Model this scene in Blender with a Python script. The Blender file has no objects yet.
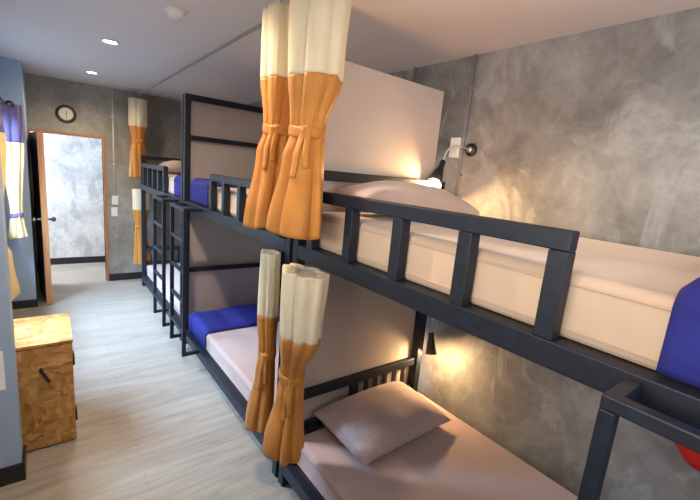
import bpy, bmesh, math, random
from mathutils import Vector, Matrix, noise as mnoise
random.seed(7)
sc = bpy.context.scene
C = sc.collection
PI = math.pi

# ------------------------------------------------------------------ materials
def mat(name, col=(.5,.5,.5), rough=.5, metal=0., spec=.5, sheen=0.):
    m = bpy.data.materials.new(name); m.use_nodes = True
    b = m.node_tree.nodes['Principled BSDF']
    b.inputs['Base Color'].default_value = (*col, 1)
    b.inputs['Roughness'].default_value = rough
    b.inputs['Metallic'].default_value = metal
    b.inputs['Specular IOR Level'].default_value = spec
    if sheen: b.inputs['Sheen Weight'].default_value = sheen
    return m
def nodes(m): return m.node_tree.nodes, m.node_tree.links, m.node_tree.nodes['Principled BSDF']
def coord(m, scale=(1,1,1), kind='Object', rot=(0,0,0)):
    n, l, b = nodes(m)
    t = n.new('ShaderNodeTexCoord'); mp = n.new('ShaderNodeMapping')
    mp.inputs['Scale'].default_value = scale; mp.inputs['Rotation'].default_value = rot
    l.new(t.outputs[kind], mp.inputs['Vector']); return mp.outputs['Vector']
def noise_node(m, vec, scale, detail=5, rough=.55, dist=0.):
    n, l, b = nodes(m)
    t = n.new('ShaderNodeTexNoise'); t.inputs['Scale'].default_value = scale
    t.inputs['Detail'].default_value = detail; t.inputs['Roughness'].default_value = rough
    t.inputs['Distortion'].default_value = dist
    l.new(vec, t.inputs['Vector']); return t.outputs['Fac']
def ramp(m, fac, stops):
    n, l, b = nodes(m)
    r = n.new('ShaderNodeValToRGB'); e = r.color_ramp.elements
    while len(e) < len(stops): e.new(.5)
    for i, (p, c) in enumerate(stops):
        e[i].position = p; e[i].color = (*c, 1) if len(c) == 3 else c
    l.new(fac, r.inputs['Fac']); return r.outputs['Color']
def mixc(m, fac, a, b_, mode='MIX'):
    n, l, b = nodes(m)
    x = n.new('ShaderNodeMix'); x.data_type = 'RGBA'; x.blend_type = mode
    if isinstance(fac, float): x.inputs[0].default_value = fac
    else: l.new(fac, x.inputs[0])
    for k, v in ((6, a), (7, b_)):
        if isinstance(v, tuple): x.inputs[k].default_value = (*v, 1)
        else: l.new(v, x.inputs[k])
    return x.outputs[2]
def setcol(m, c):
    n, l, b = nodes(m); l.new(c, b.inputs['Base Color'])
def bump(m, h, strength=.2, dist=.01):
    n, l, b = nodes(m)
    x = n.new('ShaderNodeBump'); x.inputs['Strength'].default_value = strength; x.inputs['Distance'].default_value = dist
    l.new(h, x.inputs['Height']); l.new(x.outputs['Normal'], b.inputs['Normal'])
def setrough(m, fac, lo, hi):
    n, l, b = nodes(m)
    x = n.new('ShaderNodeMapRange'); x.inputs['To Min'].default_value = lo; x.inputs['To Max'].default_value = hi
    l.new(fac, x.inputs['Value']); l.new(x.outputs['Result'], b.inputs['Roughness'])

def concrete(name, dark, mid, light, blotch, scale=1., rough=(.38,.6)):
    m = mat(name)
    v = coord(m, (scale,)*3)
    v2 = coord(m, (scale*1.0, scale*1.0, scale*.55), rot=(.3,.2,.4))
    a = noise_node(m, v, 1.7, 8, .62, .5)
    c1 = ramp(m, a, [(.30,dark),(.48,mid),(.68,light)])
    bl = noise_node(m, v2, 3.4, 6, .6, 1.3)
    f = ramp(m, bl, [(.52,(0,0,0)),(.60,(.75,.75,.75)),(.72,(.15,.15,.15))])
    c2 = mixc(m, f, c1, blotch)
    fine = noise_node(m, v, 16, 6, .7)
    ff = ramp(m, fine, [(.35,(.80,.80,.80)),(.65,(1.1,1.1,1.1))])
    c3 = mixc(m, .75, c2, ff, 'MULTIPLY')
    # thin trowel streaks
    vs = coord(m, (scale*2., scale*2., scale*9), rot=(.5,.15,.7))
    st = noise_node(m, vs, 2.2, 7, .65, .8)
    sf = ramp(m, st, [(.56,(0,0,0)),(.70,(.16,.16,.16))])
    c4 = mixc(m, sf, c3, light)
    setcol(m, c4); setrough(m, a, *rough); bump(m, fine, .18, .004)
    return m

M = {}
M['concrete'] = concrete('polished_concrete', (.125,.122,.114), (.24,.238,.23), (.40,.402,.395), (.38,.388,.388))
M['concrete_end'] = concrete('raw_concrete', (.19,.17,.135), (.28,.255,.21), (.37,.34,.29), (.33,.31,.27), 1.0)
M['concrete_pale'] = concrete('pale_concrete', (.42,.42,.43), (.58,.58,.59), (.72,.72,.72), (.40,.40,.42), 1.3)
M['ceiling'] = mat('ceiling_paint', (.66,.64,.67), .8, spec=.2)
M['blue'] = mat('blue_paint', (.33,.42,.55), .7, spec=.3)
v = coord(M['blue']); bump(M['blue'], noise_node(M['blue'], v, 40, 3), .05, .002)
M['base'] = mat('black_baseboard', (.012,.012,.015), .4)
M['iron'] = mat('black_painted_steel', (.020,.022,.030), .38, spec=.35)
v = coord(M['iron']); f = noise_node(M['iron'], v, 30, 4); setcol(M['iron'], ramp(M['iron'], f, [(.3,(.008,.011,.019)),(.7,(.013,.017,.028))])); setrough(M['iron'], f, .38, .55)
M['board'] = mat('beige_board', (.56,.49,.44), .55, spec=.3)
v = coord(M['board']); f = noise_node(M['board'], v, 2.5, 4); setcol(M['board'], ramp(M['board'], f, [(.3,(.48,.42,.375)),(.7,(.54,.47,.42))]))
M['ply'] = mat('dark_plywood', (.05,.035,.028), .6)
v = coord(M['ply'], (2,20,2)); setcol(M['ply'], ramp(M['ply'], noise_node(M['ply'], v, 2), [(.3,(.035,.025,.02)),(.7,(.06,.042,.032))]))

def fabric(name, c1, c2, rough=.85, sheen=.3, weave=420, big=5, bs=.25):
    m = mat(name, c1, rough, spec=.25, sheen=sheen)
    v = coord(m)
    f = noise_node(m, v, big, 5)
    setcol(m, ramp(m, f, [(.3,c1),(.7,c2)]))
    bump(m, noise_node(m, v, weave, 2), bs, .001)
    return m
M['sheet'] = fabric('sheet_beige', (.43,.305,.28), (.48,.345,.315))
M['sheet_tan'] = fabric('sheet_tan', (.56,.405,.285), (.61,.45,.325))
M['piping_tan'] = fabric('piping_tan', (.50,.36,.25), (.54,.39,.28))
M['pillow'] = fabric('pillow_mauve', (.41,.29,.275), (.46,.33,.31))
M['pillow_tan'] = fabric('pillow_tan', (.44,.315,.25), (.49,.355,.285))
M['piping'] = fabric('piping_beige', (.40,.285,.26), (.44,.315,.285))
M['quilt'] = fabric('quilt_blue', (.019,.021,.165), (.025,.029,.21), sheen=0)
def brocade(name, c1, c2):
    m = mat(name, c1, .55, spec=.4, sheen=.3)
    v = coord(m, (38,38,38)); n, l, b = nodes(m)
    vo = n.new('ShaderNodeTexVoronoi'); vo.inputs['Scale'].default_value = 1.6; l.new(v, vo.inputs['Vector'])
    setcol(m, ramp(m, vo.outputs['Distance'], [(.25,c2),(.5,c1)])); bump(m, vo.outputs['Distance'], .35, .002)
    return m
M['pillow_band'] = brocade('pillow_brocade', (.43,.305,.29), (.48,.35,.33))
def cloth_translucent(name, c1, c2, tr=.35, rough=.75):
    m = mat(name, c1, rough, spec=.25, sheen=.15)
    n, l, b = nodes(m)
    v = coord(m)
    f = noise_node(m, v, 9, 6, .6)
    col = ramp(m, f, [(.3,c1),(.7,c2)])
    setcol(m, col)
    vv = coord(m, (90,90,25)); bump(m, noise_node(m, vv, 3, 4), .35, .002)
    t = n.new('ShaderNodeBsdfTranslucent'); l.new(col, t.inputs['Color'])
    mx = n.new('ShaderNodeMixShader'); mx.inputs[0].default_value = tr
    out = [x for x in n if x.type == 'OUTPUT_MATERIAL'][0]
    l.new(b.outputs[0], mx.inputs[1]); l.new(t.outputs[0], mx.inputs[2]); l.new(mx.outputs[0], out.inputs[0])
    return m
M['cream'] = cloth_translucent('curtain_cream', (.90,.83,.66), (.94,.89,.75), .55)
M['orange'] = cloth_translucent('curtain_orange', (.52,.20,.035), (.61,.26,.05), .22, .5)
M['win_cream'] = cloth_translucent('window_curtain_cream', (.84,.70,.40), (.88,.76,.48), .5)
M['win_purple'] = cloth_translucent('window_curtain_purple', (.20,.15,.32), (.25,.19,.38), .4)
M['white_plastic'] = mat('white_plastic', (.78,.77,.74), .35)
M['grey_pipe'] = mat('grey_conduit', (.22,.22,.23), .4)
M['cream_pipe'] = mat('cream_conduit', (.62,.60,.56), .4)
M['steel'] = mat('brushed_steel', (.55,.54,.52), .3, 1.)
M['lamp_black'] = mat('lamp_black', (.012,.012,.014), .35)
M['door'] = mat('dark_brown_door', (.035,.016,.012), .4)
M['jamb'] = mat('orange_wood', (.42,.19,.075), .45)
for k, a, b_ in (('door',(.035,.016,.011),(.075,.034,.022)), ('jamb',(.36,.155,.06),(.48,.22,.09))):
    v = coord(M[k], (25,25,1.5)); setcol(M[k], ramp(M[k], noise_node(M[k], v, 2, 4), [(.3,a),(.7,b_)]))
M['red'] = mat('red_fabric', (.55,.015,.012), .6)
M['clock_face'] = mat('clock_face', (.72,.66,.52), .4)
M['patch'] = mat('matte_white', (.85,.85,.86), .7)
def osb():
    m = mat('osb_board', (.5,.3,.1), .5, spec=.35)
    n, l, b = nodes(m)
    out = None
    cols = []
    for i, (sc_, rt) in enumerate(((( 16,44,44),(.0,.5,.3)), ((40,18,22),(.6,.1,.9)))):
        v = coord(m, sc_, rot=rt)
        nz = noise_node(m, v, .9, 3)
        mm = n.new('ShaderNodeVectorMath'); mm.operation = 'ADD'
        l.new(v, mm.inputs[0]); l.new(nz, mm.inputs[1])
        vo = n.new('ShaderNodeTexVoronoi'); vo.inputs['Scale'].default_value = 1.0; l.new(mm.outputs[0], vo.inputs['Vector'])
        s = n.new('ShaderNodeSeparateColor'); l.new(vo.outputs['Color'], s.inputs[0])
        cols.append(ramp(m, s.outputs[0], [(0.,(.25,.105,.024)),(.3,(.37,.175,.042)),(.75,(.44,.225,.065)),(1.,(.54,.31,.115))]))
    f = noise_node(m, coord(m, (6,6,6)), 1.5, 2)
    setcol(m, mixc(m, ramp(m, f, [(.45,(0,0,0)),(.55,(1,1,1))]), cols[0], cols[1]))
    bump(m, noise_node(m, coord(m), 50, 4), .15, .003)
    return m
M['osb'] = osb()
def floor_mat():
    m = mat('vinyl_planks', (.4,.33,.27), .35, spec=.4)
    n, l, b = nodes(m)
    v = coord(m)
    br = n.new('ShaderNodeTexBrick'); br.inputs['Scale'].default_value = 1.
    br.inputs['Brick Width'].default_value = 1.2; br.inputs['Row Height'].default_value = .15
    br.inputs['Mortar Size'].default_value = .0015; br.inputs['Mortar Smooth'].default_value = .3
    br.inputs['Color1'].default_value = (.285,.245,.205,1); br.inputs['Color2'].default_value = (.33,.285,.24,1)
    br.inputs['Mortar'].default_value = (.22,.188,.158,1)
    l.new(v, br.inputs['Vector'])
    g = noise_node(m, coord(m, (1.1,11,1)), 2., 8, .68, .9)
    gr = ramp(m, g, [(.3,(.70,.69,.68)),(.5,(.98,.98,.98)),(.7,(1.18,1.17,1.16))])
    c = mixc(m, .9, br.outputs['Color'], gr, 'MULTIPLY')
    setcol(m, c); setrough(m, g, .30, .5); bump(m, g, .08, .002)
    return m
M['floor'] = floor_mat()
def emit(name, col, s):
    m = bpy.data.materials.new(name); m.use_nodes = True
    n, l = m.node_tree.nodes, m.node_tree.links
    n.clear(); e = n.new('ShaderNodeEmission'); e.inputs[0].default_value = (*col,1); e.inputs[1].default_value = s
    o = n.new('ShaderNodeOutputMaterial'); l.new(e.outputs[0], o.inputs[0]); return m
M['downlight'] = emit('downlight_glow', (1,.95,.88), 30.)
M['bulb'] = emit('bulb_glow', (1,.84,.60), 9.)
def glass():
    m = bpy.data.materials.new('window_glass'); m.use_nodes = True
    n, l = m.node_tree.nodes, m.node_tree.links
    n.clear(); t = n.new('ShaderNodeBsdfTransparent'); g = n.new('ShaderNodeBsdfGlossy'); g.inputs['Roughness'].default_value = .02
    mx = n.new('ShaderNodeMixShader'); mx.inputs[0].default_value = .08
    o = n.new('ShaderNodeOutputMaterial')
    l.new(t.outputs[0], mx.inputs[1]); l.new(g.outputs[0], mx.inputs[2]); l.new(mx.outputs[0], o.inputs[0]); return m
M['glass'] = glass()

# ------------------------------------------------------------------ mesh helpers
def obj(name, bm, m, parent=None, bevel=0., seg=2, smooth=False, subsurf=0):
    bmesh.ops.recalc_face_normals(bm, faces=bm.faces)
    me = bpy.data.meshes.new(name); bm.to_mesh(me); bm.free()
    me.materials.append(M[m])
    o = bpy.data.objects.new(name, me); C.objects.link(o)
    if parent: o.parent = parent
    if smooth or bevel:
        for p in me.polygons: p.use_smooth = bool(smooth)
    if bevel:
        d = o.modifiers.new('bevel', 'BEVEL'); d.width = bevel; d.segments = seg; d.limit_method = 'ANGLE'; d.harden_normals = False
    if subsurf:
        d = o.modifiers.new('sub', 'SUBSURF'); d.levels = subsurf; d.render_levels = subsurf
    return o
def box(bm, x0, x1, y0, y1, z0, z1):
    if x0 > x1: x0, x1 = x1, x0
    if y0 > y1: y0, y1 = y1, y0
    if z0 > z1: z0, z1 = z1, z0
    vs = [bm.verts.new((x, y, z)) for x in (x0,x1) for y in (y0,y1) for z in (z0,z1)]
    for f in ((0,1,3,2),(4,6,7,5),(0,4,5,1),(2,3,7,6),(0,2,6,4),(1,5,7,3)): bm.faces.new([vs[i] for i in f])
    return bm
def B(*a):
    bm = bmesh.new()
    if a: box(bm, *a)
    return bm
def frame_axes(d):
    d = d.normalized(); u = d.cross(Vector((0,0,1)))
    if u.length < 1e-3: u = d.cross(Vector((0,1,0)))
    u.normalize(); return u, d.cross(u).normalized()
def tube(bm, pts, r, n=12, caps=True):
    pts = [Vector(p) for p in pts]; rings = []
    rs = r if isinstance(r, (list, tuple)) else [r]*len(pts)
    u = None
    for i, p in enumerate(pts):
        d = (pts[min(i+1, len(pts)-1)] - pts[max(i-1, 0)]).normalized()
        if u is None: u, w = frame_axes(d)
        else:
            u = (u - d*u.dot(d)).normalized(); w = d.cross(u).normalized()
        rings.append([bm.verts.new(p + (u*math.cos(2*PI*k/n) + w*math.sin(2*PI*k/n))*rs[i]) for k in range(n)])
    for a, b in zip(rings, rings[1:]):
        for k in range(n): bm.faces.new((a[k], a[(k+1)%n], b[(k+1)%n], b[k]))
    if caps:
        bm.faces.new(rings[0][::-1]); bm.faces.new(rings[-1])
    return bm
def lathe(bm, prof, org, axis, n=32):
    org = Vector(org); axis = Vector(axis).normalized(); u, w = frame_axes(axis); rings = []
    for (r, h) in prof:
        if r < 1e-6: rings.append([bm.verts.new(org + axis*h)])
        else: rings.append([bm.verts.new(org + axis*h + (u*math.cos(2*PI*k/n) + w*math.sin(2*PI*k/n))*r) for k in range(n)])
    for a, b in zip(rings, rings[1:]):
        for k in range(n):
            f = []
            for v in ([a[k], a[(k+1)%n]] if len(a) > 1 else [a[0]]) + ([b[(k+1)%n], b[k]] if len(b) > 1 else [b[0]]):
                if v not in f: f.append(v)
            if len(f) > 2: bm.faces.new(f)
    return bm
def tag(o, label, cat, group=None):
    o['label'] = label; o['category'] = cat
    if group: o['group'] = group
    return o
def thing(name, label, cat, loc, group=None, rz=0):
    o = bpy.data.objects.new(name, None); o.empty_display_size = .1; C.objects.link(o)
    o.location = loc; o.rotation_euler = (0,0,rz)
    return tag(o, label, cat, group)
def struct(name, bm, m, parent=None, **k):
    o = obj(name, bm, m, parent, **k)
    if not parent: o['kind'] = 'structure'
    return o
def local(o, parent):
    """keep world-space mesh under an Empty that stands somewhere else"""
    o.parent = parent
    o.matrix_parent_inverse = Matrix.LocRotScale(parent.location, parent.rotation_euler, None).inverted()
    return o
def part(name, bm, m, parent, **k):
    return local(obj(name, bm, m, **k), parent)
def sub(name, bm, m, parent, **k):
    o = obj(name, bm, m, **k); o.parent = parent      # parent part has identity mesh coords
    return o

# ------------------------------------------------------------------ the room
XR, XL, YB, YF, H = 1.228, -1.35, 4.41, -2.9, 2.549
YC = 5.55
bm = B(XL-.1, XR+.1, YF-.1, YB, -.08, 0); box(bm, -2.3, XR+.1, YB, YC+.1, -.08, 0)
struct('floor', bm, 'floor')
bm = B(XL-.1, XR+.1, YF-.1, YB, H, H+.1); box(bm, -2.3, XR+.1, YB, YC+.1, H, H+.1)
struct('ceiling', bm, 'ceiling')
struct('wall_right', B(XR, XR+.1, YF-.1, YB, 0, H), 'concrete')
FX0, FX1, FZ0, FZ1 = -.85, .75, 1.60, 2.30  # opening for the added window behind the camera
bm = B(XL-.1, FX0, YF-.1, YF, 0, H); box(bm, FX1, XR, YF-.1, YF, 0, H); box(bm, FX0, FX1, YF-.1, YF, 0, FZ0); box(bm, FX0, FX1, YF-.1, YF, FZ1, H)
struct('wall_front', bm, 'blue')
DX0, DX1, DZ = -1.12, -.376, 1.905
bm = B(-2.3, DX0, YB, YB+.1, 0, H); box(bm, DX1, XR+.1, YB, YB+.1, 0, H); box(bm, DX0, DX1, YB, YB+.1, DZ, H)
struct('wall_back', bm, 'concrete_end')
# left wall: window bay between piers, plus an added unseen near opening
WY0, WY1, WZ0, WZ1 = 1.05, 3.35, .95, 2.12
VY0, VY1, VZ0 = -2.45, -.55, 1.45
PY0, PY1 = .71, .86
bm = bmesh.new()
for z0, z1 in ((0, WZ0), (WZ1, H)): box(bm, XL-.1, XL, YF, 3.6, z0, z1)
for y0, y1 in ((YF, VY0), (VY1, WY0), (WY1, 3.6)): box(bm, XL-.1, XL, y0, y1, WZ0, WZ1)
box(bm, XL-.1, XL, VY0, VY1, WZ0, VZ0)
box(bm, XL, -1.130, PY0, PY1, 0, H)
box(bm, XL-.1, -1.115, 3.6, YB, 0, H)
struct('wall_left', bm, 'blue')
bm = B(XL, -1.118, PY0-.012, PY0, 0, .10); box(bm, -1.130, -1.118, PY0, PY1, 0, .10)
box(bm, XL, XL+.012, YF, PY0-.012, 0, .085)
box(bm, XL, XL+.012, PY1, 3.588, 0, .085); box(bm, XL, -1.103, 3.588, 3.6, 0, .085)
struct('baseboard_left', bm, 'base')
struct('baseboard_back', B(DX1+.032, XR, YB-.014, YB, 0, .095), 'base')
# corridor behind the doorway
struct('wall_corridor', B(-2.3, XR+.1, YC, YC+.1, 0, H), 'concrete_pale')
struct('baseboard_corridor', B(-2.3, .6, YC-.014, YC, 0, .10), 'base')
struct('wall_corridor_end', B(.6, .7, YB+.1, YC, 0, H), 'concrete_pale')
# left windows; the near one is unseen, added to light the nearest bunk
def window(name, y0, y1, WZ0, WZ1):
    wf = struct(name, B(XL-.07, XL-.03, y0, y0+.05, WZ0, WZ1), 'white_plastic')
    bm = B(XL-.07, XL-.03, y1-.05, y1, WZ0, WZ1); box(bm, XL-.07, XL-.03, y0+.05, y1-.05, WZ0, WZ0+.05)
    box(bm, XL-.07, XL-.03, y0+.05, y1-.05, WZ1-.05, WZ1)
    m1, m2 = y0+(y1-y0)/3, y0+(y1-y0)*2/3
    for y in (m1, m2): box(bm, XL-.07, XL-.03, y-.025, y+.025, WZ0+.05, WZ1-.05)
    sub('window_frame', bm, 'white_plastic', wf)
    for a, b_ in ((y0+.05,m1-.025),(m1+.025,m2-.025),(m2+.025,y1-.05)):
        sub('pane', B(XL-.052, XL-.048, a, b_, WZ0+.05, WZ1-.05), 'glass', wf)
    sub('window_sill', B(XL-.02, XL+.03, y0-.03, y1+.03, WZ0-.03, WZ0), 'white_plastic', wf)
window('window_1', WY0, WY1, WZ0, WZ1)
window('added_window_2', VY0, VY1, VZ0, WZ1)
wf = struct('added_window_3', B(FX0, FX0+.05, YF-.07, YF-.03, FZ0, FZ1), 'white_plastic')  # unseen window, added behind the camera for soft frontal fill
bm = B(FX1-.05, FX1, YF-.07, YF-.03, FZ0, FZ1); box(bm, FX0+.05, FX1-.05, YF-.07, YF-.03, FZ0, FZ0+.05)
box(bm, FX0+.05, FX1-.05, YF-.07, YF-.03, FZ1-.05, FZ1); box(bm, -.075, -.025, YF-.07, YF-.03, FZ0+.05, FZ1-.05)
sub('window_frame', bm, 'white_plastic', wf)
for a, b_ in ((FX0+.05,-.075),(-.025,FX1-.05)): sub('pane', B(a, b_, YF-.052, YF-.048, FZ0+.05, FZ1-.05), 'glass', wf)
# door frame and door
bm = B(DX1, DX1+.032, YB-.012, YB+.11, 0, DZ); box(bm, DX0, DX1+.032, YB-.012, YB+.11, DZ, DZ+.032)
bm2 = B(DX0-.005, DX0+.02, YB-.005, YB+.11, 0, DZ)
struct('trim_1', bm, 'jamb', bevel=.003)
struct('trim_2', bm2, 'jamb')
dl = math.radians(6)      # door stands open, about 84 degrees
def Dp(s, t): # s along leaf from hinge, t to the corridor-facing side (+x)
    hx, hy = DX0+.012, YB-.02
    return (hx + s*math.sin(dl) + t*math.cos(dl), hy - s*math.cos(dl) + t*math.sin(dl))
def leafbox(s0, s1, t0, t1, z0, z1):
    bm = bmesh.new(); vs = []
    for s in (s0, s1):
        for t in (t0, t1):
            x, y = Dp(s, t)
            for z in (z0, z1): vs.append(bm.verts.new((x, y, z)))
    for f in ((0,1,3,2),(4,6,7,5),(0,4,5,1),(2,3,7,6),(0,2,6,4),(1,5,7,3)): bm.faces.new([vs[i] for i in f])
    return bm
door = struct('door_1', leafbox(.018, .785, 0, .04, .012, 1.885), 'door')
o = sub('edge_strip', leafbox(.785, .80, -.004, .05, .012, 1.888), 'jamb', door); o['label'] = 'orange wood lipping on the free edge'
for z in (.25, .95, 1.72):
    bm = tube(bmesh.new(), [(*Dp(.008,.0), z-.055), (*Dp(.008,.0), z+.055)], .011, 10)
    sub('hinge', bm, 'lamp_black', door)
for sgn, t0 in ((1,.046), (-1,-.001)):
    bm = lathe(bmesh.new(), [(0,0),(.026,0),(.026,.006),(.010,.010),(.010,.040),(.024,.048),(.028,.062),(.022,.078),(0,.082)],
               (*Dp(.735,t0), .965), (sgn*math.cos(dl), sgn*math.sin(dl), 0), 20)
    o = sub('door_handle', bm, 'steel' if sgn < 0 else 'door', door, smooth=True)

# ------------------------------------------------------------------ wall and ceiling fittings
def wall_plate(name, label, cat, x, y, z, face, w, h, group=None, rocker=True):
    t = thing(name, label, cat, (x, y, z), group)
    if face == 'y':
        part('plate', B(x-w/2, x+w/2, y-.014, y, z-h/2, z+h/2), 'white_plastic', t, bevel=.004)
        if rocker: part('rocker', B(x-w/5, x+w/5, y-.019, y-.012, z-h/4, z+h/4), 'white_plastic', t, bevel=.002)
    else:
        part('plate', B(x-.035, x, y-w/2, y+w/2, z-h/2, z+h/2), 'white_plastic', t, bevel=.004)
        if rocker: part('rocker', B(x-.04, x-.033, y-w/5, y+w/5, z-h/4, z+h/4), 'white_plastic', t, bevel=.002)
    return t
wall_plate('light_switch', 'white switch plate on the end wall, upper of the two beside the doorway', 'switch', -.252, YB, 1.122, 'y', .075, .12)
wall_plate('light_switch', 'white switch plate on the end wall, lower of the two beside the doorway', 'switch', -.262, YB, .965, 'y', .075, .12)
wall_plate('outlet_box', 'white junction box on the concrete wall beside the upper reading lamp', 'box', XR, .03, 1.975, 'x', .075, .13)
def conduit(label, pts, m, clips, nx):
    t = thing('conduit', label, 'conduit', pts[0])
    part('pipe', tube(bmesh.new(), pts, .0105, 10), m, t, smooth=True)
    for (x, y, z) in clips:
        if nx == 'x': part('clip', B(x-.013, XR, y-.02, y+.02, z-.008, z+.008), m, t, bevel=.002)
        else: part('clip', B(x-.02, x+.02, y-.013, YB, z-.008, z+.008), m, t, bevel=.002)
    return t
xw = XR-.012
conduit('grey conduit running down the concrete wall from the ceiling past the junction box', [(xw,-.018,1.56),(xw,-.018,H)], 'grey_pipe', [(xw,-.018,2.35),(xw,-.018,1.8)], 'x')
conduit('grey conduit on the concrete wall seen behind the tall beige partition', [(xw,.50,1.9),(xw,.50,H)], 'grey_pipe', [(xw,.50,2.4)], 'x')
conduit('thin grey conduit down the end wall to the two switches', [(-.255,YB-.012,1.182),(-.255,YB-.012,H)], 'cream_pipe', [(-.255,YB-.012,2.2),(-.255,YB-.012,1.6)], 'y')
# clock
ck = thing('wall_clock', 'round black framed wall clock on the end wall above the doorway', 'clock', (-.746, YB, 2.155))
o_ = (-.746, YB, 2.155)
part('case', lathe(bmesh.new(), [(0,0),(.102,0),(.104,.02),(.096,.034),(.080,.034),(.074,.022)], o_, (0,-1,0), 48), 'lamp_black', ck, smooth=True)
part('face', lathe(bmesh.new(), [(.079,.016),(.079,.0215),(0,.0215)], o_, (0,-1,0), 40), 'clock_face', ck)
def hand(ang, ln, w, d):
    bm = bmesh.new(); s, c = math.sin(ang), math.cos(ang); vs = []
    for dy in (d, d+.002):
        for a, b_ in ((-w,-.01),(w,-.01),(w*.5,ln),(-w*.5,ln)):
            vs.append(bm.verts.new((o_[0]+a*c+b_*s, YB-dy, o_[2]-a*s+b_*c)))
    for f in ((0,1,2,3),(7,6,5,4),(0,4,5,1),(1,5,6,2),(2,6,7,3),(3,7,4,0)): bm.faces.new([vs[i] for i in f])
    return bm
part('hour_hand', hand(math.radians(20), .042, .004, .023), 'lamp_black', ck)
part('minute_hand', hand(math.radians(182), .062, .003, .026), 'lamp_black', ck)
for k in range(12):
    a = k*PI/6; x, z = o_[0]+.068*math.sin(a), o_[2]+.068*math.cos(a)
    part('hour_mark', B(x-.003, x+.003, YB-.0235, YB-.021, z-.003, z+.003), 'lamp_black', ck)
# ceiling downlights (the row along the aisle)
for y, lab in ((1.944,'recessed round downlight in the ceiling, nearer of the lit pair over the aisle'), (3.472,'recessed round downlight in the ceiling, farther of the lit pair near the clock wall'),
               (.41,None), (-1.12,None)):
    lab = lab or ('recessed round downlight in the ceiling over the aisle near the front curtains' if y > 0 else 'recessed round downlight in the ceiling over the nearest end of the aisle')
    t = thing('downlight', lab, 'ceiling light', (-.543, y, H), 'ceiling downlights')
    part('trim_ring', lathe(bmesh.new(), [(.040,0),(.062,0),(.062,.006),(.050,.010),(.043,.004),(.040,0)], (-.543,y,H), (0,0,-1), 32), 'white_plastic', t, smooth=True)
    part('lens', lathe(bmesh.new(), [(.043,.001),(.043,.004),(0,.004)], (-.543,y,H), (0,0,-1), 32), 'downlight', t)
sd = thing('smoke_detector', 'white round smoke detector on the ceiling above the aisle', 'smoke detector', (-.349,.865,H))
part('base', lathe(bmesh.new(), [(0,0),(.058,0),(.058,.012),(.050,.016),(0,.016)], (-.349,.865,H), (0,0,-1), 36), 'white_plastic', sd, smooth=True)
part('sensor_cap', lathe(bmesh.new(), [(.046,.015),(.044,.030),(.034,.040),(0,.042)], (-.349,.865,H), (0,0,-1), 36), 'white_plastic', sd, smooth=True)

# ------------------------------------------------------------------ reading lamps
def reading_lamp(label, base, pts, top, bot, r_open, energy):
    t = thing('reading_lamp', label, 'lamp', base, 'wall reading lamps')
    bx, by, bz = base
    part('base_disc', lathe(bmesh.new(), [(0,0),(.042,0),(.042,.014),(.036,.022),(.020,.024),(.016,.030),(0,.031)], base, (-1,0,0), 32), 'lamp_black', t, smooth=True)
    o = part('base_cap', lathe(bmesh.new(), [(.020,.024),(.019,.033),(0,.036)], base, (-1,0,0), 24), 'steel', t, smooth=True); o['label'] = 'bright steel cap at the centre of the base'
    # smooth curve through pts
    P = [Vector(p) for p in pts]; cur = []
    for i in range(len(P)-1):
        p0, p1, p2, p3 = P[max(i-1,0)], P[i], P[i+1], P[min(i+2,len(P)-1)]
        for k in range(8):
            u = k/8; cur.append(.5*((2*p1)+(p2-p0)*u+(2*p0-5*p1+4*p2-p3)*u*u+(3*p1-p0-3*p2+p3)*u**3))
    cur.append(P[-1])
    part('gooseneck', tube(bmesh.new(), cur, .0065, 10), 'steel', t, smooth=True)
    T, Bt = Vector(top), Vector(bot); ax = (Bt-T); L = ax.length; ax.normalize()
    part('shade', lathe(bmesh.new(), [(0,-.004),(.017,-.004),(.019,.0),(.019,L*.26),(.024,L*.34),(r_open,L),(r_open-.003,L),(.021,L*.36),(.016,L*.30),(0,L*.30)], T, ax, 32), 'lamp_black', t, smooth=True)
    part('bulb', lathe(bmesh.new(), [(0,L*.32),(.014,L*.34),(r_open*.46,L*.70),(r_open*.52,L*.80),(r_open*.42,L*.88),(0,L*.91)], T, ax, 24), 'bulb', t, smooth=True)
    ld = bpy.data.lights.new('reading_lamp_light', 'POINT'); ld.energy = energy; ld.color = (1,.62,.28); ld.shadow_soft_size = .025
    lo = bpy.data.objects.new('reading_lamp_light', ld); C.objects.link(lo)
    lo.location = Bt + ax*.004; lo.rotation_euler = ax.to_track_quat('-Z','Y').to_euler()
    return t
reading_lamp('black cone reading lamp on a wall arm above the upper bunk pillow', (XR,-.085,1.963),
             [(XR-.03,-.085,1.963),(XR-.085,-.07,1.972),(1.105,-.035,1.975),(1.075,-.008,1.935),(1.06,-.002,1.870)], (1.06,-.002,1.870), (.940,-.054,1.727), .050, 21)
reading_lamp('black cone reading lamp low on the wall above the lower bunk pillow', (XR,.01,.99),
             [(XR-.03,.01,.99),(XR-.075,.005,.98),(1.13,-.01,.93),(1.085,-.07,.84),(1.075,-.082,.726)], (1.075,-.082,.726), (1.06,-.117,.592), .040, 9)

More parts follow.
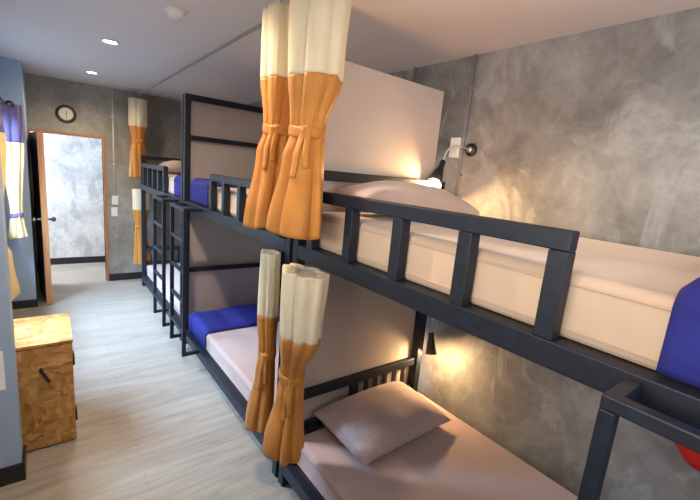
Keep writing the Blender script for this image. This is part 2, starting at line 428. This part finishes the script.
# ------------------------------------------------------------------ bunk beds
WB, PW = 1.05, .05       # bed width (outer), post width
ZU0, ZU1 = 1.308, 1.378  # upper frame
ZL0, ZL1 = .077, .147    # lower frame
def bunk(label, yh, d, tall, headrail=True):
    L = 2.0
    t = thing('bunk_bed', label, 'bunk bed', (WB/2, yh + d*L/2, 0), 'black steel bunk beds along the concrete wall')
    Y = lambda s: yh + d*s
    bev = .004
    def pt(name, bm, m='iron', **k):
        k.setdefault('bevel', bev); return part(name, bm, m, t, **k)
    zt = lambda end: 2.293 if end in tall else (1.746 if end == 'head' else ZU1)
    for x in (0, WB-PW):
        pt('post', B(x, x+PW, Y(0), Y(PW), 0, zt('head')))
        pt('post', B(x, x+PW, Y(L-PW), Y(L), 0, zt('foot')))
    for nm, z0, z1 in (('lower_frame', ZL0, ZL1), ('upper_frame', ZU0, ZU1)):
        bm = B(0, PW, Y(PW), Y(L-PW), z0, z1); box(bm, WB-PW, WB, Y(PW), Y(L-PW), z0, z1)
        box(bm, PW, WB-PW, Y(0), Y(PW), z0, z1); box(bm, PW, WB-PW, Y(L-PW), Y(L), z0, z1)
        box(bm, PW, WB-PW, Y(L/2-.02), Y(L/2+.02), z0, z1-.03)
        pt(nm, bm)
    for z in (ZL1-.022, ZU1-.022):
        pt('deck', B(PW+.001, WB-PW-.001, Y(PW+.001), Y(L-PW-.001), z, z+.018), 'ply', bevel=0)
    # headboards
    for z in (.49, 1.696):
        hb = pt('headboard', B(PW, WB-PW, Y(.001), Y(.036), z, z+.05))
        zl = z-.19
        bm = B(PW, WB-PW, Y(.002), Y(.034), zl, zl+.035); sub('lower_rail', bm, 'iron', hb, bevel=.003)
        sub('stile', B(.455, .505, Y(.002), Y(.034), zl+.035, z), 'iron', hb, bevel=.003)
        for k in range(5):
            x = .575 + k*.082
            sub('slat', B(x-.0175, x+.0175, Y(.018), Y(.026), zl+.035, z), 'iron', hb, bevel=.002)
    # foot rails
    pt('foot_rail', B(PW, WB-PW, Y(L-.044), Y(L-.006), .71, .75))
    for end, ys in (('head', (.006,.044)), ('foot', (L-.044, L-.006))):
        if end in tall:
            pt('cross_bar', B(PW, WB-PW, Y(ys[0]), Y(ys[1]), 2.243, 2.293))
            if end == 'foot': pt('cross_bar', B(PW, WB-PW, Y(ys[0]), Y(ys[1]), 1.912, 1.952))
    # guard rail
    g = pt('guard_rail', B(.003, .047, Y(PW), Y(1.283), 1.600, 1.650))
    for s in (1.259, .993, .711, .429, .147):
        sub('guard_post', B(.003, .047, Y(s-.024), Y(s+.024), ZU1, 1.600), 'iron', None, bevel=.003)
        o = C.objects[-1]; o.parent = g
    # ladder
    lx0, lx1 = -.136, -.106
    ld = pt('ladder', B(lx0, lx1, Y(1.447), Y(1.877), 1.338, 1.368))
    for s in (1.447, 1.847):
        sub('ladder_leg', B(lx0, lx1, Y(s), Y(s+.03), .125, 1.338), 'iron', ld, bevel=.003)
    for z in (1.10, .845, .59, .335):
        sub('rung', B(lx0+.004, lx1-.004, Y(1.477), Y(1.847), z-.015, z+.015), 'iron', ld, bevel=.003)
    for s in (1.448, 1.848):
        for z in (1.340, .127):
            sub('bracket', B(lx1, -.001, Y(s), Y(s+.028), z, z+.026), 'iron', ld, bevel=.002)
    return t
bunk('nearest black steel bunk bed, with a mauve pillow on its lower mattress', -.003, -1, ())
bunk('middle black steel bunk bed between two beige partitions, blue quilts at its foot', .025, 1, ('foot',))
bunk('farthest black steel bunk bed, beside the end wall', 4.055, -1, ('foot',))
# partition boards
for y, lab in ((.003,'tall beige partition board behind the pillow of the nearest bunk'), (2.030,'tall beige partition board between the middle and farthest bunks')):
    t = thing('partition_board', lab, 'partition', (.52, y+.009, 0), 'beige boards between the bunks')
    part('panel', B(.052, .995, y+.002, y+.018, .30 if y < 1 else .20, 2.285), 'board', t, bevel=.002)

# ------------------------------------------------------------------ mattresses, pillows, quilts
def mattress(label, y0, y1, z0, z1, cl='sheet', pi='piping'):
    x0, x1 = .055, 1.035
    t = thing('mattress', label, 'mattress', ((x0+x1)/2, (y0+y1)/2, z0), 'beige mattresses')
    bm = B(x0, x1, y0, y1, z0, z1)
    o = part('cover', bm, cl, t, bevel=.022, seg=4); 
    for z in (z0+.028, z1-.026):
        r = .004; k = .018
        c = []
        for (cx, cy, a0) in ((x1-k, y1-k, 0), (x0+k, y1-k, PI/2), (x0+k, y0+k, PI), (x1-k, y0+k, 1.5*PI)):
            for i in range(5):
                a = a0 + i*PI/8; c.append((cx+(k+.001)*math.cos(a), cy+(k+.001)*math.sin(a), z))
        c.append(c[0])
        part('piping', tube(bmesh.new(), c, r, 8), pi, t, smooth=True)
    return t
ML0, ML1, MU0, MU1 = .146, .300, 1.376, 1.545
for (yh, d, nm) in ((-.003,-1,'nearest'), (.025,1,'middle'), (4.055,-1,'farthest')):
    ya, yb = sorted((yh+d*.06, yh+d*1.94))
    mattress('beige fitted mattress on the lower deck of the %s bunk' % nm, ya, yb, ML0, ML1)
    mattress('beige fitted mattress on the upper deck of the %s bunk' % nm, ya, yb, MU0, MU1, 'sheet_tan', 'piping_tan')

def pillow(label, loc, rot, lx=.64, ly=.42, th=.075, seed=0, pm='pillow'):
    N = 40
    t = thing('pillow', label, 'pillow', loc, 'mauve pillows'); t.rotation_euler = rot
    def P(u, v, s):
        fx = max(0, 1-abs(u)**2.6); fy = max(0, 1-abs(v)**2.4)
        z = th*(fx*fy)**.48
        px = u*lx/2*(1-.055*(1-abs(v)**2)*abs(u)**3*0 - .05*(1-v*v)*abs(u)**4)
        py = v*ly/2*(1-.09*(1-u*u)*abs(v)**4)
        w = mnoise.noise(Vector((u*2.2+seed, v*1.9, s)))*.010*(fx*fy)**.5
        # creases running in from the corners
        w += .004*math.sin(14*(u*.7+v)+seed)*max(0, abs(u)-.55)*2*(fx*fy)**.4
        return (px, py, (z if s > 0 else -.42*z) + w*(1 if s > 0 else .3) + .010*(u*u*v*v))
    for nm, m, ua, ub in (('pillow_case', pm, -.62, 1.), ('embroidered_band', 'pillow_band', -1., -.62)):
        bm = bmesh.new(); nu = max(8, int(N*(ub-ua)/2)); grids = []
        for s in (1, -1):
            g = [[bm.verts.new(P(ua+(ub-ua)*i/nu, -1+2*j/N, s)) for j in range(N+1)] for i in range(nu+1)]
            grids.append(g)
            for i in range(nu):
                for j in range(N):
                    bm.faces.new((g[i][j], g[i+1][j], g[i+1][j+1], g[i][j+1]))
        bmesh.ops.remove_doubles(bm, verts=bm.verts, dist=.0006)
        o = obj(nm, bm, m, t, smooth=True)
        if m == 'pillow_band': o['label'] = 'shiny patterned band across one end of the pillow'
    return t
pillow('mauve pillow with a patterned end band on the lower deck of the nearest bunk', (.535,-.250,.364), (math.radians(4),math.radians(1),math.radians(2)), .71, .45, .120, 1.3)
pillow('beige pillow lying on the upper deck behind the guard rail of the nearest bunk', (.47,-.30,1.610), (math.radians(5),0,math.radians(-4)), .64, .42, .110, 4.1, 'pillow_tan')
pillow('brownish pillow on the upper deck of the farthest bunk', (.52,3.76,1.612), (math.radians(6),0,0), .66, .42, .11, 7.7, 'pillow_tan')

def quilt(label, y0, y1, z1, zdrop, th, seed):
    t = tag(bpy.data.objects.new('quilt', None), label, 'quilt', 'blue quilts at the bunk feet')
    # profile along x: up the aisle side of the mattress, across the top
    x0, x1 = .051, .99
    prof = []
    nz = 8
    for i in range(nz): prof.append((x0-.004, zdrop+(z1-.03-zdrop)*i/nz, 0))
    for i in range(7):
        a = i/6*PI/2; prof.append((x0-.004+.034*(1-math.cos(a)), z1-.03+.034*math.sin(a), i/6))
    for i in range(1, 25): prof.append((x0+.03+(x1-x0-.03)*i/24, z1+.004, 1))
    ny = 24; bm = bmesh.new(); outer = []; inner = []
    for i, (px, pz, top) in enumerate(prof):
        ro, ri = [], []
        for j in range(ny+1):
            v = j/ny; y = y0+(y1-y0)*v
            edge = min(1, min(v, 1-v)/.10); puff = math.sqrt(max(0, 1-(1-edge)**2))
            endx = 1 if i < len(prof)-4 else math.sqrt((len(prof)-1-i)/4)
            w = th*(.30+.70*puff)*(.25+.75*endx) + .010*mnoise.noise(Vector((px*5+seed, y*4, pz*4)))*puff
            if i < 2: w *= .6
            nx, nzv = -(1-top), top
            if 0 < top < 1: a = top*PI/2; nx, nzv = -math.cos(a), math.sin(a)
            k = .30 if top == 0 else (.30+.70*top)
            yy = y + .012*mnoise.noise(Vector((px*3, pz*3+seed, v*2)))
            ro.append(bm.verts.new((px+nx*w*k, yy, pz+nzv*w*k))); ri.append(bm.verts.new((px, yy, pz)))
        outer.append(ro); inner.append(ri)
    n = len(prof)
    for i in range(n-1):
        for j in range(ny):
            bm.faces.new((outer[i][j], outer[i+1][j], outer[i+1][j+1], outer[i][j+1]))
            bm.faces.new((inner[i][j], inner[i][j+1], inner[i+1][j+1], inner[i+1][j]))
        for j in (0, ny): bm.faces.new((outer[i][j], inner[i][j], inner[i+1][j], outer[i+1][j]))
    for i in (0, n-1):
        for j in range(ny): bm.faces.new((outer[i][j], outer[i][j+1], inner[i][j+1], inner[i][j]))
    bpy.data.objects.remove(t)
    o = obj('quilt', bm, 'quilt', smooth=True)
    return tag(o, label, 'quilt', 'blue quilts at the bunk feet')
quilt('dark blue folded quilt on the upper deck at the right edge of the photo', -1.93, -1.485, MU1, 1.385, .05, 1)
quilt('blue folded quilt on the upper deck of the middle bunk', 1.47, 1.94, MU1, 1.385, .035, 2)
quilt('blue folded quilt across the lower mattress of the middle bunk', 1.45, 1.94, ML1, .16, .035, 3)
quilt('blue folded quilt on the upper deck of the farthest bunk', 2.12, 2.52, MU1, 1.385, .035, 4)

# ------------------------------------------------------------------ curtains
def curtain(name, label, cat, org, levels, zband, ztie, n, mats, group, rz=0., seed=0., tails=True, tie_mat=None, rows=80):
    """levels: (z, along, off, half width, half depth, fold): a gathered bundle of cloth tied back at ztie"""
    t = thing(name, label, cat, org, group, rz)
    zs = sorted(levels, key=lambda a: -a[0]); ztop, zbot = zs[0][0], zs[-1][0]
    def at(z):
        for a, b_ in zip(zs, zs[1:]):
            if z <= a[0]+1e-9 and z >= b_[0]-1e-9:
                u = (a[0]-z)/(a[0]-b_[0]); u = u*u*(3-2*u)
                return [p+(q-p)*u for p, q in zip(a[1:], b_[1:])]
        return list(zs[-1][1:])
    K = n*16
    def P(k, z, shrink=1.):
        al, off, a, b_, F = at(z)
        th = 2*PI*k/K; dz = ztop-z
        ct, st = math.cos(th), math.sin(th)
        ph = .9*mnoise.noise(Vector((ct*1.3+seed, st*1.3, dz*.55))) + .35*math.sin(dz*1.7+seed)
        q = abs(math.sin(n*(th+ph*.5)/2))**.8 - .62          # rounded folds meeting in creases
        am = .55+.9*abs(mnoise.noise(Vector((ct*1.7+seed*2, st*1.7, dz*.5+5))))*1.6
        near = math.exp(-((z-ztie)/.06)**2)
        fine = .0035*near*math.sin(n*3*th+seed)
        r = F*am*q + fine + .012*mnoise.noise(Vector((ct*2+seed, st*2, dz*3)))*(a/.14)
        ln = math.hypot(ct*b_, st*a)
        nx, ny = ct*a/math.hypot(ct*a, st*b_), st*b_/math.hypot(ct*a, st*b_)
        x = off + (ct*b_ + nx*r)*shrink; y = al + (st*a + ny*r)*shrink
        zz = z
        if z < zbot+.03: zz += (.014*q + .012*math.sin(th+seed))*(1-(z-zbot)/.03)
        return (x, y, zz)
    def strip(za, zb, nr, cap=False):
        bm = bmesh.new()
        g = [[bm.verts.new(P(k, za+(zb-za)*i/nr)) for k in range(K)] for i in range(nr+1)]
        if cap:                                                # gathered heading folded inwards
            for sh, dzz in ((.80,-.004),(.62,-.018),(.45,-.006),(.28,-.02),(.06,-.008)):
                row = []
                for k in range(K):
                    p = P(k, za, sh); row.append(bm.verts.new((p[0], p[1], p[2]+dzz)))
                g.insert(0, row)
        for r0, r1 in zip(g, g[1:]):
            for k in range(K): bm.faces.new((r0[k], r0[(k+1)%K], r1[(k+1)%K], r1[k]))
        return bm
    def cloth(nm, bm, m):
        o = obj(nm, bm, m, t, smooth=True)
        sl = o.modifiers.new('thick', 'SOLIDIFY'); sl.thickness = .003; sl.offset = 0
        return o
    tot = ztop-zbot
    o = cloth('top_band', strip(ztop, zband, max(6, int(rows*(ztop-zband)/tot)), True), mats[0])
    o['label'] = 'plain %s top band' % ('cream' if mats[0] == 'cream' else 'purple')
    cloth('drape', strip(zband, zbot, max(6, int(rows*(zband-zbot)/tot))), mats[1])
    al, off, a_, b2, F = at(ztie)
    bm = bmesh.new(); R1, R2 = b2+F*.25+.004, a_+F*.25+.004; rings = []
    NB = 40
    for j in range(NB):
        a = 2*PI*j/NB; cx, cy = off+R1*math.cos(a), al+R2*math.sin(a)
        nx, ny = math.cos(a)*R2, math.sin(a)*R1; ln = math.hypot(nx, ny); nx, ny = nx/ln, ny/ln
        ring = []
        for k in range(10):
            c = 2*PI*k/10
            ring.append(bm.verts.new((cx+nx*.003*math.cos(c), cy+ny*.003*math.cos(c), ztie+.023*math.sin(c)+.010*math.sin(a+.6)+.003*math.sin(5*a))))
        rings.append(ring)
    for j in range(NB):
        p, q = rings[j], rings[(j+1)%NB]
        for k in range(10): bm.faces.new((p[k], q[k], q[(k+1)%10], p[(k+1)%10]))
    tb = obj('tieback', bm, tie_mat or mats[1], t, smooth=True)
    if tails:
        ang = PI+.75
        for dth, ln in ((-.10, .20), (.16, .16)):
            bm = bmesh.new(); g = []
            for i in range(15):
                u = i/14; z = ztie+.005-ln*u
                l_ = at(z); th = ang+dth*(1+.8*u); row = []
                for kk in (-1, 0, 1):
                    tt = th+kk*.013/max(l_[2], .05)
                    k_ = (tt % (2*PI))/(2*PI)*K
                    p = Vector(P(k_, z)); c = Vector((l_[1], l_[0], z))
                    d = (p-c); p = c+d*(1+.010/max(d.length, .02))
                    row.append(bm.verts.new(p))
                g.append(row)
            for r0, r1 in zip(g, g[1:]):
                for k in range(2): bm.faces.new((r0[k], r0[k+1], r1[k+1], r1[k]))
            o = obj('tie_tail', bm, tie_mat or mats[1], tb, smooth=True)
            sl = o.modifiers.new('thick', 'SOLIDIFY'); sl.thickness = .004; sl.offset = 0
    return t
CG = 'cream and orange tied bunk curtains'
co = ('cream','orange')
# upper pair at the first partition
curtain('bunk_curtain', 'wide cream and orange tied curtain hanging from the ceiling pipe before the nearest guard rail', 'curtain', (0,0,0),
        [(2.445,-.20,-.055,.155,.105,.035),(2.12,-.21,-.062,.135,.095,.035),(1.91,-.20,-.075,.088,.065,.018),(1.885,-.20,-.075,.085,.062,.015),(1.78,-.205,-.09,.105,.075,.030),(1.475,-.225,-.125,.145,.095,.045)],
        2.105, 1.897, 7, co, CG, seed=.4)
curtain('bunk_curtain', 'slimmer cream and orange tied curtain hanging from the ceiling pipe, left of the wide one', 'curtain', (0,0,0),
        [(2.445,.115,-.055,.10,.075,.032),(2.14,.10,-.062,.10,.075,.032),(1.93,.085,-.072,.072,.058,.016),(1.905,.085,-.072,.070,.056,.014),(1.80,.095,-.085,.085,.065,.028),(1.445,.105,-.115,.105,.070,.040)],
        2.14, 1.917, 6, co, CG, seed=2.2)
# lower pair
curtain('bunk_curtain', 'wide cream and orange tied curtain beside the lower pillow of the nearest bunk', 'curtain', (0,0,0),
        [(1.305,-.265,-.085,.125,.080,.035),(1.0,-.255,-.085,.115,.076,.032),(.80,-.215,-.082,.065,.050,.012),(.775,-.215,-.082,.062,.048,.010),(.68,-.22,-.09,.075,.055,.022),(.43,-.235,-.120,.112,.078,.042)],
        1.005, .787, 7, co, CG, seed=1.1)
curtain('bunk_curtain', 'slim cream and orange tied curtain over the lower mattress edge of the middle bunk', 'curtain', (0,0,0),
        [(1.305,.128,-.055,.062,.046,.016),(.97,.125,-.055,.064,.048,.018),(.77,.105,-.055,.052,.040,.008),(.745,.105,-.055,.050,.038,.007),(.65,.11,-.058,.060,.045,.015),(.31,.12,-.080,.09,.062,.028)],
        .965, .757, 5, co, CG, seed=3.1)
# far pair by the end wall
curtain('bunk_curtain', 'small cream and orange tied curtain hung from the ceiling pipe beside the end wall', 'curtain', (-.012,4.13,0),
        [(2.44,0,0,.10,.07,.025),(2.15,0,0,.10,.07,.025),(1.93,0,0,.068,.05,.010),(1.90,0,0,.066,.05,.010),(1.8,.0,0,.08,.06,.02),(1.45,.02,0,.118,.08,.03)],
        2.10, 1.915, 6, co, CG, rz=-PI/2, seed=.9)
curtain('bunk_curtain', 'small cream and orange tied curtain beside the end wall under the upper deck', 'curtain', (.012,4.13,0),
        [(1.30,0,0,.095,.06,.022),(1.0,0,0,.09,.06,.022),(.82,0,0,.065,.05,.010),(.79,0,0,.062,.05,.010),(.7,.0,0,.075,.055,.018),(.28,.02,0,.105,.08,.03)],
        1.03, .805, 6, co, CG, rz=-PI/2, seed=2.9)
# ceiling pipe that carries the upper curtains
rp = thing('curtain_pipe', 'long grey curtain pipe hung just below the ceiling above the bunk fronts', 'curtain rail', (-.045,2.2,2.436))
part('pipe', tube(bmesh.new(), [(-.045,-1.9,2.452),(-.045,YB,2.452)], .009, 10), 'grey_pipe', rp, smooth=True)
for y in (-1.6, .17, 4.13):
    part('hanger', tube(bmesh.new(), [(-.045,y,2.455),(-.045,y,H)], .004, 8), 'grey_pipe', rp)
# window curtains in the recess
WG = 'tied window curtains'
wc = ('win_purple','win_cream')
curtain('window_curtain', 'cream and purple tied curtain at the far side of the left window', 'curtain', (-1.22,3.44,0),
        [(2.11,0,0,.095,.04,.02),(1.75,0,0,.09,.04,.02),(1.05,.0,0,.045,.028,.010),(1.02,.0,0,.043,.028,.01),(.96,.0,0,.055,.03,.015),(.80,0,0,.075,.04,.02)],
        1.755, 1.035, 6, wc, WG, rz=-PI/2, seed=.3, tails=False, tie_mat='win_purple')
curtain('window_curtain', 'yellow and purple tied curtain at the near side of the left window', 'curtain', (-1.235,1.72,0),
        [(2.11,.0,.0,.30,.055,.03),(1.78,.0,.0,.28,.055,.03),(1.15,-.16,0,.10,.045,.012),(1.12,-.16,0,.095,.045,.010),(1.04,-.15,.02,.12,.05,.02),(.74,-.08,.03,.17,.065,.03)],
        1.80, 1.135, 8, wc, WG, seed=1.7, tails=False, tie_mat='win_purple')
rd = thing('curtain_rod', 'dark curtain rod with a ring end above the left window', 'curtain rail', (-1.26,2.2,2.125))
part('rod', tube(bmesh.new(), [(-1.26,.9,2.125),(-1.26,3.55,2.125)], .010, 10), 'lamp_black', rd, smooth=True)
part('finial', lathe(bmesh.new(), [(.012,-.012),(.03,-.012),(.034,0),(.03,.012),(.012,.012),(.012,-.012)], (-1.205,3.22,2.09), (0,1,0), 24), 'lamp_black', rd, smooth=True)

# ------------------------------------------------------------------ OSB cabinet by the pier
cb = thing('cabinet', 'low chipboard cabinet with a slanted black handle beside the blue wall', 'cabinet', (-1.1,1.16,0))
cx0, cx1, cy0, cy1, cz = -1.325, -.885, .925, 1.40, .655
bm = B(cx0, cx1, cy0+.02, cy1, .0, cz-.02)
part('body', bm, 'osb', cb, bevel=.002)
part('top', B(cx0, cx1+.004, cy0-.003, cy1, cz-.018, cz), 'osb', cb, bevel=.002)
dr = part('door', B(cx0+.002, cx1-.002, cy0, cy0+.018, .012, cz-.022), 'osb', cb, bevel=.002)
h = tube(bmesh.new(), [(-1.034,cy0,.505),(-1.032,cy0-.022,.501),(-1.000,cy0-.022,.428),(-.998,cy0,.424)], .008, 8)
o = sub('handle', h, 'lamp_black', dr); o.location = (0,0,0)
for z in (.53, .17):
    part('hinge', B(cx1, cx1+.008, cy0-.004, cy0+.05, z-.035, z+.035), 'lamp_black', cb, bevel=.002)

# loose things
pp = tag(obj('white_patch', B(-1.33, -1.167, PY0-.004, PY0-.001, .535, .74), 'patch'), 'white rectangle low on the blue pier at the left edge', 'patch')  # thin white rectangle set against the pier face
bm = bmesh.new(); bmesh.ops.create_icosphere(bm, subdivisions=4, radius=1)
for v in bm.verts:
    p = v.co.copy(); k = 1+.08*mnoise.noise(p*2)
    v.co = Vector((XR-.055+p.x*.052*k, -1.48+p.y*.10*k, .790+p.z*.12*k*(1-.25*p.z)))
bag = thing('bag', 'small red bag on the concrete wall under the nearest upper deck', 'bag', (XR-.05,-1.48,.79))
part('pouch', bm, 'red', bag, smooth=True)
part('strap', tube(bmesh.new(), [(XR-.055,-1.48,.87),(XR-.03,-1.48,.97),(XR-.004,-1.48,.99)], .006, 8), 'red', bag, smooth=True)

# ------------------------------------------------------------------ light
def area(name, loc, rot, sx, sy, e, col):
    d = bpy.data.lights.new(name, 'AREA'); d.shape = 'RECTANGLE'; d.size = sx; d.size_y = sy; d.energy = e; d.color = col
    o = bpy.data.objects.new(name, d); C.objects.link(o); o.location = loc; o.rotation_euler = rot; return o
def aim(o, tgt):
    o.rotation_euler = (Vector(tgt)-o.location).to_track_quat('-Z','Y').to_euler()
aim(area('window_daylight', (-2.6,2.2,3.0), (0,0,0), 2.2, 1.6, 760, (.44,.69,1.)), (-.6,2.3,.2))
aim(area('near_fill_light', (-2.6,-1.5,1.85), (0,0,0), 2.0, .8, 52, (1,.90,.77)), (.2,-1.2,1.5))  # added fill through the unseen near opening, brightens the bunk fronts
aim(area('rear_fill_light', (-.05,YF-.16,1.95), (0,0,0), 1.5, .65, 21, (1,.93,.88)), (-.05,0,1.8))  # added fill from behind the camera, brightens the partition boards
aim(area('corridor_daylight', (-2.25,5.0,1.9), (0,0,0), .9, 1.0, 76, (.72,.85,1.)), (-.3,4.95,.6))
for y, e in ((1.944,32),(3.472,30),(.41,62),(-1.12,8)):
    d = bpy.data.lights.new('downlight_beam', 'SPOT'); d.energy = e; d.color = (1,.78,.54); d.spot_size = math.radians(165); d.spot_blend = .6; d.shadow_soft_size = .045
    o = bpy.data.objects.new('downlight_beam', d); C.objects.link(o); o.location = (-.543,y,H-.02)
w = bpy.data.worlds.new('sky'); sc.world = w; w.use_nodes = True
w.node_tree.nodes['Background'].inputs[0].default_value = (.72,.85,1,1); w.node_tree.nodes['Background'].inputs[1].default_value = 1.0

# ------------------------------------------------------------------ camera
cam = bpy.data.cameras.new('camera'); co_ = bpy.data.objects.new('camera', cam); C.objects.link(co_); sc.camera = co_
cam.sensor_width = 36; cam.lens = 387.2*36/700; cam.clip_start = .02
r1, r2, r3 = Vector((.79192,-.60398,.08985)), Vector((.04436,.20366,.97804)), Vector((.60901,.77054,-.18807))
mw = Matrix((( r1.x, r2.x, -r3.x, -.9535),( r1.y, r2.y, -r3.y, -1.6738),( r1.z, r2.z, -r3.z, 1.7307),(0,0,0,1)))
co_.matrix_world = mw

sc.view_settings.view_transform = 'Standard'; sc.view_settings.look = 'None'; sc.view_settings.gamma = 1
sc.view_settings.use_curve_mapping = False; sc.view_settings.exposure = .85
sc.cycles.use_denoising = True; sc.cycles.max_bounces = 10; sc.cycles.diffuse_bounces = 6; sc.cycles.sample_clamp_indirect = 6
sc.cycles.caustics_reflective = False; sc.cycles.caustics_refractive = False
